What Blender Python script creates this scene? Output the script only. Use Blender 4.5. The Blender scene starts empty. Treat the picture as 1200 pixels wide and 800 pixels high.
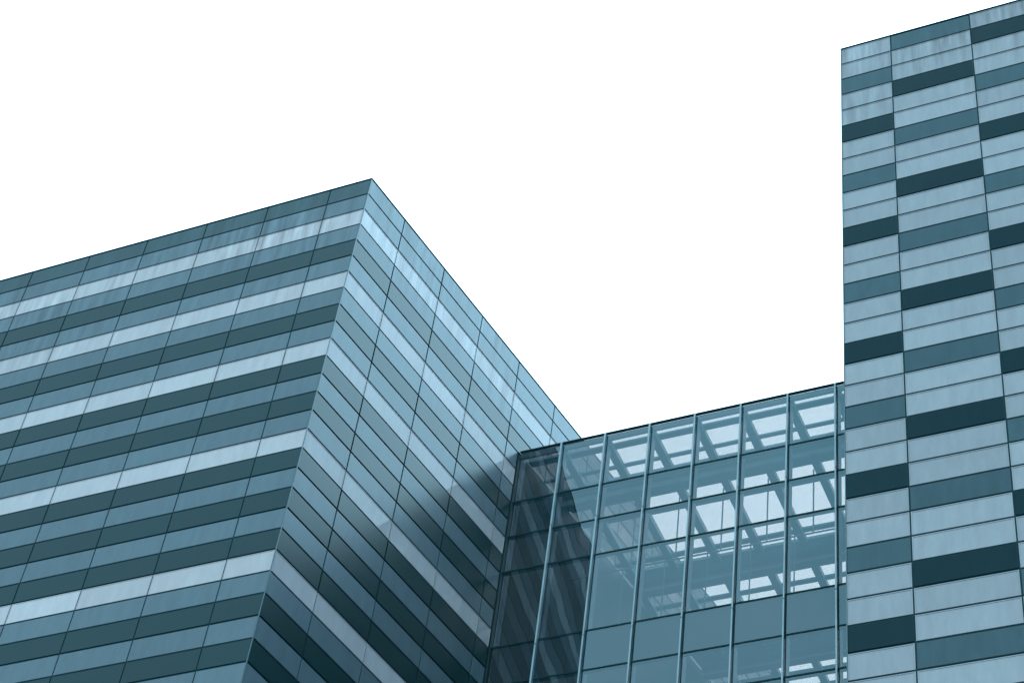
import bpy, math, random
from mathutils import Vector, Matrix
random.seed(7)
S = 0.7                      # metres per cladding row
CAMZ = 1.65
C = bpy.context.scene.collection

# ------------------------------------------------------------------ camera
RIGHT = Vector((0.9136797060778032, 0.3908910561503287, 0.11132644305491707))
DOWN = Vector((-0.21736368340922863, 0.7013999263740727, -0.6788160077791464))
FWD = Vector((-0.3434274651747465, 0.596022084745294, 0.7258203983490146))
FOC = 2383.4065
cd = bpy.data.cameras.new('camera'); cam = bpy.data.objects.new('camera', cd); C.objects.link(cam)
cd.sensor_width = 36.0; cd.lens = FOC / 1200 * 36
cd.clip_start = 0.1; cd.clip_end = 5000
R3 = Matrix((RIGHT, -DOWN, -FWD)).transposed()
cam.matrix_world = Matrix.Translation((0, 0, CAMZ)) @ R3.to_4x4()
bpy.context.scene.camera = cam

# ------------------------------------------------------------------ light
SUN = Vector((-0.05, -0.95, 0.29)).normalized()     # hidden sun
BANK = Vector((0.57, 0.45, 0.69)).normalized()     # brightest part of the cloud cover
elev = math.asin(SUN.z); azim = math.atan2(SUN.x, SUN.y)
wd = bpy.data.worlds.new('World'); bpy.context.scene.world = wd; wd.use_nodes = True
nt = wd.node_tree; nt.nodes.clear(); N = nt.nodes.new; LK = nt.links.new
out = N('ShaderNodeOutputWorld'); bg = N('ShaderNodeBackground'); LK(bg.outputs[0], out.inputs[0])
bg.inputs[1].default_value = 0.1
sky = N('ShaderNodeTexSky'); sky.sky_type = 'NISHITA'; sky.sun_disc = False
sky.sun_elevation = elev; sky.sun_rotation = azim; sky.dust_density = 1.0; sky.air_density = 1.0
tc = N('ShaderNodeTexCoord')
dot = N('ShaderNodeVectorMath'); dot.operation = 'DOT_PRODUCT'; dot.inputs[1].default_value = BANK
nrm = N('ShaderNodeVectorMath'); nrm.operation = 'NORMALIZE'
LK(tc.outputs['Generated'], nrm.inputs[0]); LK(nrm.outputs[0], dot.inputs[0])
mx = N('ShaderNodeMath'); mx.operation = 'MAXIMUM'; mx.inputs[1].default_value = 0; LK(dot.outputs['Value'], mx.inputs[0])
pw = N('ShaderNodeMath'); pw.operation = 'POWER'; pw.inputs[1].default_value = 1.0; LK(mx.outputs[0], pw.inputs[0])
# broken brightness of the cloud layer
cn = N('ShaderNodeTexNoise'); cn.inputs['Scale'].default_value = 2.2; cn.inputs['Detail'].default_value = 5
LK(nrm.outputs[0], cn.inputs['Vector'])
cm = N('ShaderNodeMapRange'); cm.inputs[1].default_value = 0.3; cm.inputs[2].default_value = 0.7
cm.inputs[3].default_value = 0.88; cm.inputs[4].default_value = 1.12; LK(cn.outputs[0], cm.inputs[0])
ma = N('ShaderNodeMath'); ma.operation = 'MULTIPLY_ADD'; ma.inputs[1].default_value = 37.0; ma.inputs[2].default_value = 14.5
LK(pw.outputs[0], ma.inputs[0])
mm = N('ShaderNodeMath'); mm.operation = 'MULTIPLY'; LK(ma.outputs[0], mm.inputs[0]); LK(cm.outputs[0], mm.inputs[1])
# dark lobe added to the street-side sky, keeps mirrored cladding in the glass dark
dk = N('ShaderNodeVectorMath'); dk.operation = 'DOT_PRODUCT'; dk.inputs[1].default_value = Vector((0.25, -0.68, 0.69)).normalized()
LK(nrm.outputs[0], dk.inputs[0])
dm = N('ShaderNodeMapRange'); dm.interpolation_type = 'SMOOTHSTEP'; dm.inputs[1].default_value = 0.87; dm.inputs[2].default_value = 0.975
dm.inputs[3].default_value = 1.0; dm.inputs[4].default_value = 0.12; LK(dk.outputs['Value'], dm.inputs[0])
md = N('ShaderNodeMath'); md.operation = 'MULTIPLY'; LK(mm.outputs[0], md.inputs[0]); LK(dm.outputs[0], md.inputs[1]); mm = md
cloud = N('ShaderNodeVectorMath'); cloud.operation = 'SCALE'; cloud.inputs[0].default_value = (0.50, 0.81, 0.97)
ctint = N('ShaderNodeMix'); ctint.data_type = 'RGBA'; LK(pw.outputs[0], ctint.inputs['Factor'])
ctint.inputs['A'].default_value = (0.47, 0.80, 0.99, 1); ctint.inputs['B'].default_value = (0.515, 0.82, 1.0, 1)
ct2 = N('ShaderNodeMix'); ct2.data_type = 'RGBA'; LK(dm.outputs[0], ct2.inputs['Factor'])
ct2.inputs['A'].default_value = (0.14, 0.84, 1.05, 1); LK(ctint.outputs['Result'], ct2.inputs['B'])
LK(ct2.outputs['Result'], cloud.inputs[0])
LK(mm.outputs[0], cloud.inputs['Scale'])
mixs = N('ShaderNodeMix'); mixs.data_type = 'RGBA'; mixs.inputs['Factor'].default_value = 0.99
LK(sky.outputs[0], mixs.inputs['A']); LK(cloud.outputs[0], mixs.inputs['B'])
LK(mixs.outputs['Result'], bg.inputs[0])

sl = bpy.data.lights.new('sun', 'SUN'); sl.energy = 2.35; sl.angle = math.radians(12); sl.color = (0.74, 0.96, 1.0)
so = bpy.data.objects.new('sun', sl); C.objects.link(so)
so.rotation_euler = SUN.to_track_quat('Z', 'Y').to_euler(); so.location = (40, 20, 90)
vs = bpy.context.scene.view_settings
vs.view_transform = 'Standard'; vs.look = 'None'; vs.exposure = 0.0; vs.gamma = 1.0; vs.use_curve_mapping = False
cy = bpy.context.scene.cycles
cy.caustics_reflective = False; cy.caustics_refractive = False
cy.max_bounces = 10; cy.transparent_max_bounces = 24; cy.glossy_bounces = 6

# ------------------------------------------------------------------ layout, in rows of cladding measured from the camera
X, Y, Z = -33.8565, 44.6588, 67.2276          # top of the street corner of the low block
L1, LW = 1.994, 3.0818
R1, RW, RYAW = 2.5422, 3.1432, -0.15723
GY, G1, GW, GZ = 12.74, 4.085, 2.0753, 62.36
TX, TW0, TW = -13.1544, 1.9885, 3.0922
GROUND = -CAMZ / S
def W(x, y, z): return Vector((x * S, y * S, z * S + CAMZ))
RD = Vector((-math.sin(RYAW), math.cos(RYAW), 0)); RN = Vector((math.cos(RYAW), math.sin(RYAW), 0))
UX = Vector((1, 0, 0)); UY = Vector((0, 1, 0)); UZ = Vector((0, 0, 1))
NROW = int(Z - GROUND)
RLEN = R1 + RW * 12

# ------------------------------------------------------------------ materials
def mat(name):
    m = bpy.data.materials.new(name); m.use_nodes = True
    n = m.node_tree; p = n.nodes['Principled BSDF']
    return m, n, p
ZT = Z * S + CAMZ
def clad(name, col, rough, ior, streak, bump, spec=0.5, grime=0.12):
    """coated panel: tone differs a little from panel to panel, rain streaks under the roof edge"""
    m, n, p = mat(name); A = n.nodes.new; K = n.links.new
    geo = A('ShaderNodeNewGeometry')
    mp = A('ShaderNodeMapping'); mp.inputs['Scale'].default_value = (1.9, 1.9, 0.16); K(geo.outputs['Position'], mp.inputs[0])
    ns = A('ShaderNodeTexNoise'); ns.inputs['Scale'].default_value = 1.6; ns.inputs['Detail'].default_value = 6; ns.inputs['Roughness'].default_value = 0.62
    K(mp.outputs[0], ns.inputs['Vector'])
    sep = A('ShaderNodeSeparateXYZ'); K(geo.outputs['Position'], sep.inputs[0])
    # how far below the roof edge: streaks fade out four rows down
    hz = A('ShaderNodeMapRange'); hz.inputs[1].default_value = ZT - 8.5 * S; hz.inputs[2].default_value = ZT - 0.5 * S; hz.clamp = True
    K(sep.outputs['Z'], hz.inputs[0])
    big = A('ShaderNodeTexNoise'); big.inputs['Scale'].default_value = 0.16; big.inputs['Detail'].default_value = 2; K(geo.outputs['Position'], big.inputs['Vector'])
    bm_ = A('ShaderNodeMapRange'); bm_.inputs[1].default_value = 0.33; bm_.inputs[2].default_value = 0.56; K(big.outputs[0], bm_.inputs[0])
    hm = A('ShaderNodeMath'); hm.operation = 'MULTIPLY'; K(hz.outputs[0], hm.inputs[0]); K(bm_.outputs[0], hm.inputs[1])
    st = A('ShaderNodeMapRange'); st.inputs[1].default_value = 0.3; st.inputs[2].default_value = 0.72
    st.inputs[3].default_value = 1 - streak; st.inputs[4].default_value = 1 + streak * 0.8; K(ns.outputs[0], st.inputs[0])
    one = A('ShaderNodeMix'); one.data_type = 'FLOAT'; one.inputs['A'].default_value = 1.0
    mxs = A('ShaderNodeMath'); mxs.operation = 'MAXIMUM'; mxs.inputs[1].default_value = 0.06; K(hm.outputs[0], mxs.inputs[0]); K(mxs.outputs[0], one.inputs['Factor']); K(st.outputs[0], one.inputs['B'])
    # fine all-over grime
    fg = A('ShaderNodeTexNoise'); fg.inputs['Scale'].default_value = 2.3; fg.inputs['Detail'].default_value = 8; fg.inputs['Roughness'].default_value = 0.7
    mp2 = A('ShaderNodeMapping'); mp2.inputs['Scale'].default_value = (2.0, 2.0, 0.5); K(geo.outputs['Position'], mp2.inputs[0]); K(mp2.outputs[0], fg.inputs['Vector'])
    fr = A('ShaderNodeMapRange'); fr.inputs[1].default_value = 0.3; fr.inputs[2].default_value = 0.7
    fr.inputs[3].default_value = 1 - grime; fr.inputs[4].default_value = 1 + grime; K(fg.outputs[0], fr.inputs[0])
    at = A('ShaderNodeAttribute'); at.attribute_name = 'tone'
    m1 = A('ShaderNodeMath'); m1.operation = 'MULTIPLY'; K(one.outputs['Result'], m1.inputs[0]); K(fr.outputs[0], m1.inputs[1])
    m2 = A('ShaderNodeMath'); m2.operation = 'MULTIPLY'; K(m1.outputs[0], m2.inputs[0]); K(at.outputs['Fac'], m2.inputs[1])
    vm = A('ShaderNodeVectorMath'); vm.operation = 'SCALE'; vm.inputs[0].default_value = col; K(m2.outputs[0], vm.inputs['Scale'])
    K(vm.outputs[0], p.inputs['Base Color'])
    p.inputs['Roughness'].default_value = rough; p.inputs['IOR'].default_value = ior
    p.inputs['Specular IOR Level'].default_value = spec; p.inputs['Specular Tint'].default_value = (0.8, 0.96, 1, 1)
    if bump:
        bn = A('ShaderNodeTexNoise'); bn.inputs['Scale'].default_value = 0.9; bn.inputs['Detail'].default_value = 1
        K(geo.outputs['Position'], bn.inputs['Vector'])
        b = A('ShaderNodeBump'); b.inputs['Strength'].default_value = 1; b.inputs['Distance'].default_value = bump
        K(bn.outputs[0], b.inputs['Height']); K(b.outputs[0], p.inputs['Normal'])
    return m
def plain(name, col, rough, ior=1.5, var=0.15):
    m, n, p = mat(name); A = n.nodes.new; K = n.links.new
    geo = A('ShaderNodeNewGeometry')
    ns = A('ShaderNodeTexNoise'); ns.inputs['Scale'].default_value = 1.5; ns.inputs['Detail'].default_value = 7; K(geo.outputs['Position'], ns.inputs['Vector'])
    mr = A('ShaderNodeMapRange'); mr.inputs[1].default_value = 0.3; mr.inputs[2].default_value = 0.7
    mr.inputs[3].default_value = 1 - var; mr.inputs[4].default_value = 1 + var; K(ns.outputs[0], mr.inputs[0])
    vm = A('ShaderNodeVectorMath'); vm.operation = 'SCALE'; vm.inputs[0].default_value = col; K(mr.outputs[0], vm.inputs['Scale'])
    K(vm.outputs[0], p.inputs['Base Color']); p.inputs['Roughness'].default_value = rough; p.inputs['IOR'].default_value = ior
    return m
def glass(name, tint, ior, bump, veil=0.0):
    m = bpy.data.materials.new(name); m.use_nodes = True; n = m.node_tree; n.nodes.clear(); A = n.nodes.new; K = n.links.new
    o = A('ShaderNodeOutputMaterial'); mix = A('ShaderNodeMixShader'); K(mix.outputs[0], o.inputs[0])
    t = A('ShaderNodeBsdfTransparent'); t.inputs[0].default_value = (*tint, 1)
    g = A('ShaderNodeBsdfGlossy'); g.inputs['Roughness'].default_value = 0.0; g.inputs[0].default_value = (0.70, 0.93, 1, 1)
    f = A('ShaderNodeFresnel'); f.inputs[0].default_value = ior
    geo = A('ShaderNodeNewGeometry')
    inv = A('ShaderNodeMath'); inv.operation = 'SUBTRACT'; inv.inputs[0].default_value = 1; K(geo.outputs['Backfacing'], inv.inputs[1])
    ml = A('ShaderNodeMath'); ml.operation = 'MULTIPLY'; K(f.outputs[0], ml.inputs[0]); K(inv.outputs[0], ml.inputs[1]); K(ml.outputs[0], mix.inputs[0])
    # film of dust, a little uneven
    d = A('ShaderNodeBsdfDiffuse'); d.inputs[0].default_value = (0.18, 0.46, 0.62, 1)
    dn = A('ShaderNodeTexNoise'); dn.inputs['Scale'].default_value = 1.2; dn.inputs['Detail'].default_value = 6
    mp = A('ShaderNodeMapping'); mp.inputs['Scale'].default_value = (1.5, 1.5, 0.35); K(geo.outputs['Position'], mp.inputs[0]); K(mp.outputs[0], dn.inputs['Vector'])
    dr = A('ShaderNodeMapRange'); dr.inputs[1].default_value = 0.3; dr.inputs[2].default_value = 0.7; dr.inputs[3].default_value = veil * 0.7; dr.inputs[4].default_value = veil * 1.3
    K(dn.outputs[0], dr.inputs[0])
    m2 = A('ShaderNodeMixShader'); K(dr.outputs[0], m2.inputs[0]); K(t.outputs[0], m2.inputs[1]); K(d.outputs[0], m2.inputs[2])
    K(m2.outputs[0], mix.inputs[1]); K(g.outputs[0], mix.inputs[2])
    bn = A('ShaderNodeTexNoise'); bn.inputs['Scale'].default_value = 0.55; bn.inputs['Detail'].default_value = 1; K(geo.outputs['Position'], bn.inputs['Vector'])
    b = A('ShaderNodeBump'); b.inputs['Distance'].default_value = bump; b.inputs['Strength'].default_value = 1
    K(bn.outputs[0], b.inputs['Height']); K(b.outputs[0], g.inputs['Normal'])
    return m
M = {}
M['light'] = clad('pale_glazed_panel', (0.3358, 0.3212, 0.3391), 0.02, 1.24, 0.7, 0.0012, grime=0.08)
M['mid'] = clad('blue_grey_panel', (0.0713, 0.1011, 0.1207), 0.28, 1.38, 0.75, 0.0008, grime=0.10)
M['cope'] = clad('slate_edge_panel', (0.0221, 0.0468, 0.0548), 0.28, 1.34, 0.45, 0.0008, grime=0.08)
M['dark'] = clad('dark_slate_panel', (0.001, 0.0179, 0.0212), 0.28, 1.4, 0.20, 0.0008, grime=0.08)
M['tlight'] = clad('pale_tower_panel', (0.2193, 0.2295, 0.2492), 0.3, 1.22, 0.55, 0.002, grime=0.08)
M['tmid'] = clad('blue_tower_panel', (0.0408, 0.0712, 0.0841), 0.3, 1.22, 0.2, 0.002, grime=0.10)
M['tdark'] = clad('dark_tower_panel', (0.0018, 0.0162, 0.0213), 0.3, 1.22, 0.15, 0.002, grime=0.08)
M['back'] = plain('dark_joint_membrane', (0.010, 0.036, 0.042), 0.8, 1.2)  # dark backing seen through the open panel joints
M['trim'] = plain('grey_metal_trim', (0.16, 0.26, 0.31), 0.35)
M['cap'] = plain('anodised_mullion_cap', (0.19, 0.28, 0.32), 0.35)
M['gasket'] = plain('black_gasket', (0.006, 0.025, 0.029), 0.7, 1.15)
M['steel'] = plain('painted_steel', (0.12, 0.25, 0.34), 0.5)
M['deck'] = plain('roof_deck', (0.18, 0.35, 0.46), 0.6)
M['spandrel'] = plain('spandrel_board', (0.02, 0.05, 0.075), 0.5)
M['glass'] = glass('facade_glass', (0.665, 0.605, 0.595), 2.25, 0.018, 0.015)
M['rglass'] = glass('roof_glass', (0.835, 0.775, 0.75), 1.5, 0.0, 0.03)
M['lining'] = plain('dimmed_inner_lining', (0.005, 0.026, 0.032), 0.6)  # added surface; the dimness inside the link is put into its colour
M['edge'] = plain('dark_corner_trim', (0.04, 0.075, 0.09), 0.4)
M['ground'] = plain('paving', (0.16, 0.20, 0.22), 0.8)

# ------------------------------------------------------------------ mesh helpers
PLACE = {}
class MB:
    def __init__(s): s.v = []; s.f = []; s.mi = []; s.t = []; s.tone = 1.0
    def add(s, vs, fs, mi=0):
        b = len(s.v); s.v += [Vector(v) for v in vs]; s.t += [s.tone] * len(vs)
        for f in fs: s.f.append(tuple(b + i for i in f)); s.mi.append(mi)
    def slab(s, o, u, v, n, w, h, d, ch=0.0, mi=0):
        """box with its front face (towards n) spanning o..o+u*w+v*h, going d behind; chamfered front edge"""
        def q(a, b, k): return o + u * a + v * b - n * k
        back = [q(0, 0, d), q(w, 0, d), q(w, h, d), q(0, h, d)]
        if ch > 0:
            mid = [q(0, 0, ch), q(w, 0, ch), q(w, h, ch), q(0, h, ch)]
            fr = [q(ch, ch, 0), q(w - ch, ch, 0), q(w - ch, h - ch, 0), q(ch, h - ch, 0)]
            vs = back + mid + fr
            fs = [(8, 9, 10, 11), (3, 2, 1, 0)]
            for i in range(4):
                j = (i + 1) % 4; fs += [(i, j, 4 + j, 4 + i), (4 + i, 4 + j, 8 + j, 8 + i)]
        else:
            fr = [q(0, 0, 0), q(w, 0, 0), q(w, h, 0), q(0, h, 0)]
            vs = back + fr; fs = [(4, 5, 6, 7), (3, 2, 1, 0)]
            for i in range(4):
                j = (i + 1) % 4; fs.append((i, j, 4 + j, 4 + i))
        if u.cross(v).dot(n) < 0: fs = [tuple(reversed(f)) for f in fs]
        s.add(vs, fs, mi)
    def tray(s, o, u, v, n, w, h, d, fw, dip, mi=0):
        """framed panel: raised rim of width fw round a pane set dip behind it"""
        def ring(e, k): return [o + u * a + v * b - n * k for a, b in ((e, e), (w - e, e), (w - e, h - e), (e, h - e))]
        vs = ring(0, d) + ring(0, 0) + ring(fw, 0) + ring(fw, dip)
        fs = [(3, 2, 1, 0), (12, 13, 14, 15)]
        for i in range(4):
            j = (i + 1) % 4
            fs += [(i, j, 4 + j, 4 + i), (4 + i, 4 + j, 8 + j, 8 + i), (8 + i, 8 + j, 12 + j, 12 + i)]
        if u.cross(v).dot(n) < 0: fs = [tuple(reversed(f)) for f in fs]
        s.add(vs, fs, mi)
    def box(s, a, b, mi=0):
        x0, y0, z0 = a; x1, y1, z1 = b
        s.slab(Vector((x0, y0, z0)), UX, UZ, -UY, x1 - x0, z1 - z0, y1 - y0, 0, mi)
    def prism(s, pts, z0, z1, mi=0):
        k = len(pts)
        vs = [Vector((p[0], p[1], z0)) for p in pts] + [Vector((p[0], p[1], z1)) for p in pts]
        fs = [tuple(range(k))[::-1], tuple(range(k, 2 * k))] + [(i, (i + 1) % k, k + (i + 1) % k, k + i) for i in range(k)]
        s.add(vs, fs, mi)
    def tube(s, a, b, r, mi=0, k=8):
        a = Vector(a); b = Vector(b); d = (b - a).normalized()
        p = d.orthogonal().normalized(); q = d.cross(p)
        vs = [c + (p * math.cos(2 * math.pi * i / k) + q * math.sin(2 * math.pi * i / k)) * r for c in (a, b) for i in range(k)]
        fs = [tuple(range(k))[::-1], tuple(range(k, 2 * k))] + [(i, (i + 1) % k, k + (i + 1) % k, k + i) for i in range(k)]
        s.add(vs, fs, mi)
    def build(s, name, mats, parent, label=None, stuff=False):
        vs = [W(*v) for v in s.v]
        lo = Vector([min(v[i] for v in vs) for i in range(3)]); hi = Vector([max(v[i] for v in vs) for i in range(3)])
        c = (lo + hi) / 2
        me = bpy.data.meshes.new(name); me.from_pydata([v - c for v in vs], [], s.f)
        for m in (mats if isinstance(mats, list) else [mats]): me.materials.append(m)
        me.polygons.foreach_set('material_index', s.mi)
        at = me.attributes.new('tone', 'FLOAT', 'POINT'); at.data.foreach_set('value', s.t)
        me.update()
        o = bpy.data.objects.new(name, me); C.objects.link(o)
        if parent is not None:
            o.parent = parent; o.location = c - PLACE.get(parent.name, parent.location)
        else: o.location = c
        PLACE[o.name] = c
        if label: o['label'] = label
        if stuff: o['kind'] = 'stuff'
        return o
def thing(name, loc, label, cat):
    o = bpy.data.objects.new(name, None); C.objects.link(o); o.location = loc
    o['label'] = label; o['category'] = cat; o.empty_display_size = 2
    return o
def pix(p):
    x, y, z = p; d = FWD.dot(p)
    if d <= 0.1: return None
    return (600 + FOC * RIGHT.dot(p) / d, 400 + FOC * DOWN.dot(p) / d)
def area(q):
    """area in the picture of a quad, clipped to the frame"""
    P = [pix(p) for p in q]
    if None in P: return 0
    for ax, lim, sg in ((0, 0, 1), (0, 1200, -1), (1, 0, 1), (1, 800, -1)):
        o = []
        for i in range(len(P)):
            a, b = P[i - 1], P[i]; da = (a[ax] - lim) * sg; db = (b[ax] - lim) * sg
            if (da >= 0) != (db >= 0):
                t = da / (da - db); o.append((a[0] + (b[0] - a[0]) * t, a[1] + (b[1] - a[1]) * t))
            if db >= 0: o.append(b)
        P = o
        if len(P) < 3: return 0
    return abs(sum(P[i - 1][0] * P[i][1] - P[i][0] * P[i - 1][1] for i in range(len(P)))) / 2

# ------------------------------------------------------------------ ground
g = MB(); g.add([(-900, -900, GROUND), (900, -900, GROUND), (900, 900, GROUND), (-900, 900, GROUND)], [(0, 1, 2, 3)])
go = g.build('ground', M['ground'], None); go['kind'] = 'structure'

# ------------------------------------------------------------------ facade of separate panels
GAP = 0.05; VGAP = 0.07; DEP = 0.045
def facade(cells, root, mats, names, framed, limit=100):
    """cells: (origin bottom-left, along, normal, width, row height, tone, order); the largest in the picture are parts of
    their own, the rest one part"""
    rank = []
    for c in cells:
        o, u, n, w, h, t = c
        vis = n.dot(o) < 0
        rank.append(area([o, o + u * w, o + u * w + UZ * h, o + UZ * h]) if vis else 0)
    order = sorted(range(len(cells)), key=lambda i: -rank[i]); single = set(i for i in order[:limit] if rank[i] > 0)
    keys = list(mats); rest = MB()
    for i, (o, u, n, w, h, t) in enumerate(cells):
        mb = MB() if i in single else rest
        mi = 0 if i in single else keys.index(t)
        mb.tone = random.gauss(1, 0.045)
        oo = o + u * GAP / 2 + UZ * VGAP / 2; ww = w - GAP; hh = h - VGAP
        ph = random.gauss(0, 0.0012); pv = random.gauss(0, 0.0012)       # panels never hang perfectly true
        nn = (n + u * ph + UZ * pv).normalized()
        if t in framed: mb.tray(oo, u, UZ, nn, ww, hh, DEP, *framed[t], mi=mi)
        else: mb.slab(oo, u, UZ, nn, ww, hh, DEP, 0.012, mi=mi)
        if i in single: mb.build('cladding_panel', mats[t], root, names[t])
    if rest.v: rest.build('cladding_panel', [mats[k] for k in keys], root, None, True)

PAT = 'CmLmDmLmDmLDmDmLDmDmDLmDmDmDLmDmDLmDmDmLDmDmLmDmDLmDmDmLDmDmDLmDmDmDL'
TN = {'C': 'cope', 'm': 'mid', 'L': 'light', 'D': 'dark'}
# ------------------------------------------------------------------ low block on the left
NL = 12
blk = thing('office_block', W(X - 18, Y + 10, GROUND),
            'left office block striped in pale and dark slate cladding, with its corner facing the street', 'office building')
cells = []
for r in range(NROW):
    t = TN[PAT[r % len(PAT)]]
    u = 0.0
    for c in range(NL):
        w = L1 if c == 0 else LW
        cells.append((Vector((X - u - w, Y, Z - r - 1)), UX, -UY, w, 1.0, t)); u += w
    v = 0.0
    for c in range(13):
        w = R1 if c == 0 else RW
        p = Vector((X, Y, 0)) + RD * v
        ww = w
        if Z - r - 1 < GZ - 0.4: ww = min(w, 12.88 - v)       # inside the link an added darkened lining replaces the panels
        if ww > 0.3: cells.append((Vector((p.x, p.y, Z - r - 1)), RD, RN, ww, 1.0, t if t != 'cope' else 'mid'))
        v += w
facade(cells, blk, {k: M[k] for k in ('light', 'mid', 'dark', 'cope')},
       {'light': 'pale blue glossy panel', 'mid': None, 'dark': 'dark slate panel', 'cope': 'slate panel under the roof edge'},
       {'light': (0.022, 0.014)})
LL = L1 + LW * (NL - 1)
e = Vector((X, Y, 0)) + RD * RLEN; in_ = 0.04
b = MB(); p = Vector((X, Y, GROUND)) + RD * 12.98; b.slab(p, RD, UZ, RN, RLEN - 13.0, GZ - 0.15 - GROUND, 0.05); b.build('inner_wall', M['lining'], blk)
b = MB(); b.prism([(X - LL + in_, Y + in_), (X - in_ * 1.2, Y + in_), (e.x - in_, e.y), (X - LL + in_, e.y)], GROUND, Z - 0.02)
b.build('wall', M['back'], blk)
cv = -0.02 * math.tan((math.pi / 2 + RYAW) / 2)
b = MB(); b.prism([(X - LL - 0.02, Y - 0.02), (X - cv, Y - 0.02), (e.x + 0.02, e.y), (X - LL - 0.02, e.y)], Z + 0.003, Z + 0.05)
b.build('coping', M['gasket'], blk)
b = MB(); b.prism([(X - 0.018, Y - 0.012), (X + 0.012, Y - 0.012), (X + 0.018, Y + 0.02), (X - 0.01, Y + 0.05)], GROUND, Z)
b.build('corner_trim', M['edge'], blk)

# ------------------------------------------------------------------ tower on the right
twr = thing('office_tower', W(TX + 12, Y + 12, GROUND),
            'office block cut off at right, pale panelled with scattered blue-grey and near-black panels', 'office building')
NT = 8
cells = []
for r in range(NROW):
    u = 0.0
    for c in range(NT):
        w = TW0 if c == 0 else TW
        ph = (r + 2 * c) % 6
        t = 'tmid' if ph == 2 else 'tdark' if ph == 5 else 'tlight'
        if c == 3 and r == 0: t = 'tdark'
        cells.append((Vector((TX + u, Y, Z - r - 1)), UX, -UY, w, 1.0, t)); u += w
    v = 0.0
    for c in range(8):
        w = TW0 if c == 0 else TW
        ph = (r - 2 * c) % 6
        t = 'tmid' if ph in (2, 0, 3) else 'tdark'
        cells.append((Vector((TX, Y + v + w, Z - r - 1)), -UY, -UX, w, 1.0, t)); v += w
facade(cells, twr, {k: M[k] for k in ('tlight', 'tmid', 'tdark')},
       {'tlight': None, 'tmid': 'flush blue-grey panel', 'tdark': 'flush near-black panel'}, {'tlight': (0.03, 0.014)})
TL = TW0 + TW * (NT - 1); TD = TW0 + TW * 7
b = MB(); b.box((TX + in_, Y + in_, GROUND), (TX + TL, Y + TD, Z - 0.02)); b.build('wall', M['back'], twr)
b = MB(); b.box((TX - 0.02, Y - 0.02, Z + 0.003), (TX + TL + 0.02, Y + TD, Z + 0.06)); b.build('coping', M['gasket'], twr)
b = MB(); b.box((TX - 0.012, Y - 0.012, GROUND), (TX + 0.02, Y + 0.02, Z)); b.build('corner_trim', M['edge'], twr)

# ------------------------------------------------------------------ glass link between them
lnk = thing('glass_link_building', W(X + 11, Y + GY + 10, GROUND),
            'fully glazed link building between the two panelled blocks, steel roof beams showing through its glass', 'glass building')
FY = Y + GY + 0.16                                    # glass plane
def wallx(y): return X - math.sin(RYAW) * (y - Y) / math.cos(RYAW)
x0 = wallx(FY); x1 = TX
MX = [X + G1 + GW * k for k in range(-1, 9)]
MX = [x for x in MX if x < x1 - 0.1]
TR = [0, 3, 5, 7, 11, 13, 15, 17, 19, 23, 25, 27, 29]
edges = [x0 + 0.02] + [x for x in MX if x > x0 + 0.4] + [x1 - 0.01]
LD = 19.0
for i in range(len(edges) - 1):
    a, c = edges[i], edges[i + 1]
    for j in range(len(TR) - 1):
        zt, zb = GZ - TR[j], GZ - TR[j + 1]
        n = (-UY + UX * random.gauss(0, 0.0016) + UZ * random.gauss(0, 0.0012)).normalized()
        b = MB(); b.slab(Vector((a + 0.03, FY, zb + 0.03)), UX, UZ, n, c - a - 0.06, zt - zb - 0.06, 0.03)
        b.build('glass_pane', M['glass'], lnk)
        if TR[j] in (11, 23):
            b = MB(); b.slab(Vector((a + 0.05, FY + 0.07, zb + 0.038)), UX, UZ, -UY, c - a - 0.1, zt - zb - 0.076, 0.07)
            b.build('spandrel_panel', M['spandrel'], lnk)
ZB = GZ - TR[-1]
for x in edges[:-1]:
    f = MB(); f.slab(Vector((x - 0.07, FY + 0.14, ZB)), UX, UZ, -UY, 0.14, GZ - ZB - 0.02, 0.34)
    if x == edges[0]:
        f.build('mullion', M['steel'], lnk); continue
    o = f.build('mullion', M['steel'], lnk)
    cap = MB(); z = GZ - 0.023; k = 0
    while z > ZB:                               # cap comes in lengths with an open joint
        ln = 6.4 if k else 4.9
        z2 = max(z - ln, ZB)
        cap.slab(Vector((x - 0.037, FY - 0.16, z2 + 0.015)), UX, UZ, -UY, 0.074, z - z2 - 0.03, 0.19, 0.012); z = z2; k += 1
    cap.build('cap', M['cap'], o)
for t in TR[1:]:
    b = MB(); z = GZ - t
    b.slab(Vector((x0 + 0.02, FY - 0.02, z - 0.035)), UX, UZ, -UY, x1 - x0 - 0.03, 0.07, 0.22)
    b.build('transom', M['gasket'], lnk)
b = MB(); b.slab(Vector((x0 + 0.02, FY - 0.1, GZ - 0.02)), UX, UZ, -UY, x1 - x0 - 0.03, 0.03, 0.16); b.build('coping', M['edge'], lnk)
b = MB(); b.slab(Vector((x0 + 0.02, FY + 0.06, GZ - 0.3)), UX, UZ, -UY, x1 - x0 - 0.03, 0.26, 0.12); b.build('transom', M['steel'], lnk)
b = MB(); b.slab(Vector((x0 + 0.02, FY - 0.024, GROUND)), UX, UZ, -UY, x1 - x0 - 0.03, ZB - GROUND - 0.05, 0.3); b.build('base_wall', M['spandrel'], lnk)
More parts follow.
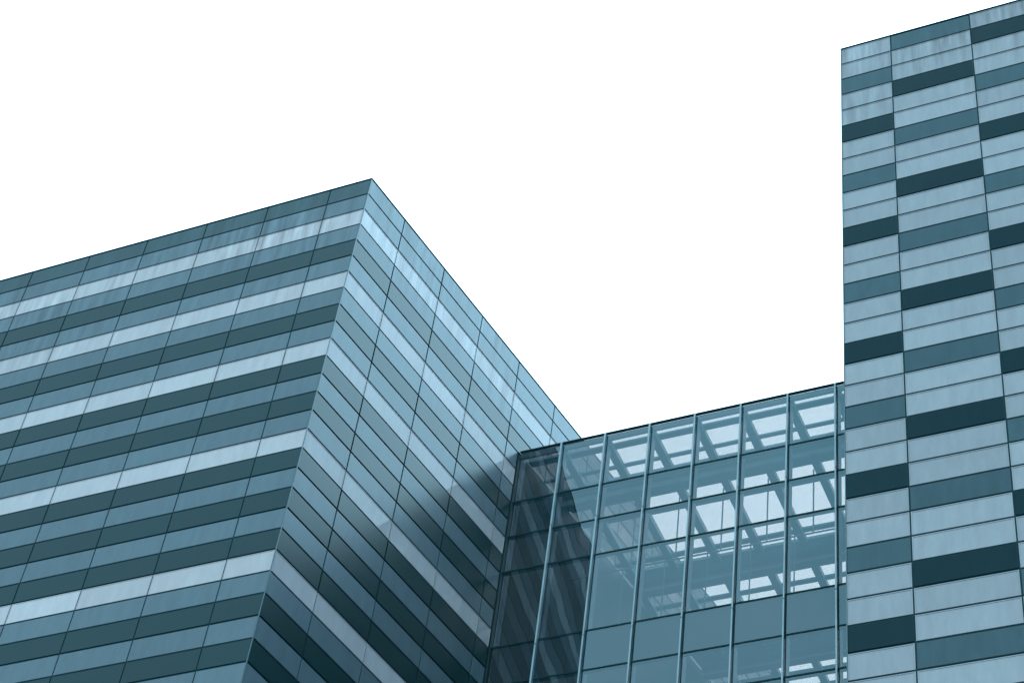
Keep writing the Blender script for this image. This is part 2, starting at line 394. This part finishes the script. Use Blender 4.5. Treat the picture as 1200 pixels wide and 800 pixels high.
# roof: glazed strips between deck strips, beams below
def rx(d): return wallx(FY + d) + 0.1
ROOF = GZ - 0.02
decks = [(2.74, 4.26), (8.87, 10.78), (15.2, 17.4)]
strips = [(0.24, 2.74), (4.26, 8.87), (10.78, 15.2), (17.4, LD)]
def across(d0, d1, z0, z1, name, m):
    b = MB(); b.prism([(rx(d0), FY + d0), (x1 - 0.02, FY + d0), (x1 - 0.02, FY + d1), (rx(d1), FY + d1)], z0, z1); return b.build(name, m, lnk)
for d0, d1 in decks:
    across(d0, d1, ROOF - 0.05, ROOF + 0.1, 'roof_deck', M['deck'])
    across(d1 - 0.98, d1 - 0.58, ROOF - 0.5, ROOF - 0.053, 'roof_beam', M['steel'])
for d0, d1 in ((0.62, 0.98), (1.94, 2.16), (5.0, 5.4), (8.1, 8.42), (11.5, 11.8), (14.3, 14.6), (17.85, 18.3)):
    across(d0 - 0.08, d1 - 0.12, ROOF - 0.15, ROOF - 0.05, 'purlin', M['steel'])
for x in MX:
    d0 = 0.24
    if x < rx(d0) - 0.2 and x < rx(LD) : pass
    dmax = LD if x > rx(LD) else max(0.5, (x - X) / math.tan(-RYAW) - GY - 0.6)
    for s0, s1 in strips:
        a, c = s0, min(s1, dmax)
        if c - a < 0.3: continue
        b = MB(); b.box((x - 0.17, FY + (a if a < 1 else a - 0.575), ROOF - 0.46), (x + 0.17, FY + c - 0.005, ROOF - 0.156))
        b.build('roof_beam', M['steel'], lnk)
xs = [None] + [x for x in MX if x > rx(0) + 0.3] + [x1 - 0.02]
for i in range(len(xs) - 1):
    for d0, d1 in strips:
        a0 = rx(d0) if xs[i] is None else max(xs[i], rx(d0)); a1 = rx(d1) if xs[i] is None else max(xs[i], rx(d1)); c = xs[i + 1]
        if c - a1 < 0.1: continue
        b = MB(); b.prism([(a0 + 0.01, FY + d0 + 0.01), (c - 0.01, FY + d0 + 0.01), (c - 0.01, FY + d1 - 0.01), (a1 + 0.01, FY + d1 - 0.01)], ROOF + 0.0, ROOF + 0.03)
        b.build('roof_pane', M['rglass'], lnk)
# hanging rods and the tubes they carry
for dep, drop, off in ((4.62, 3.75, -0.34), (8.28, 5.2, -0.30)):
    for x in MX:
        if x < rx(dep) + 0.5: continue
        b = MB(); b.tube((x + off, FY + dep, ROOF - 0.03), (x + off, FY + dep, GZ - drop), 0.035); b.build('hanger_rod', M['steel'], lnk)
    b = MB(); b.tube((rx(dep), FY + dep, GZ - drop), (x1 - 0.05, FY + dep, GZ - drop), 0.04); b.build('tie_tube', M['steel'], lnk)
# rear glazing and a floor far below the frame
across(LD, LD + 0.3, GZ - 29, ROOF, 'rear_wall', M['spandrel'])
across(0.5, LD, GZ - 29.4, GZ - 29.05, 'floor_slab', M['deck'])
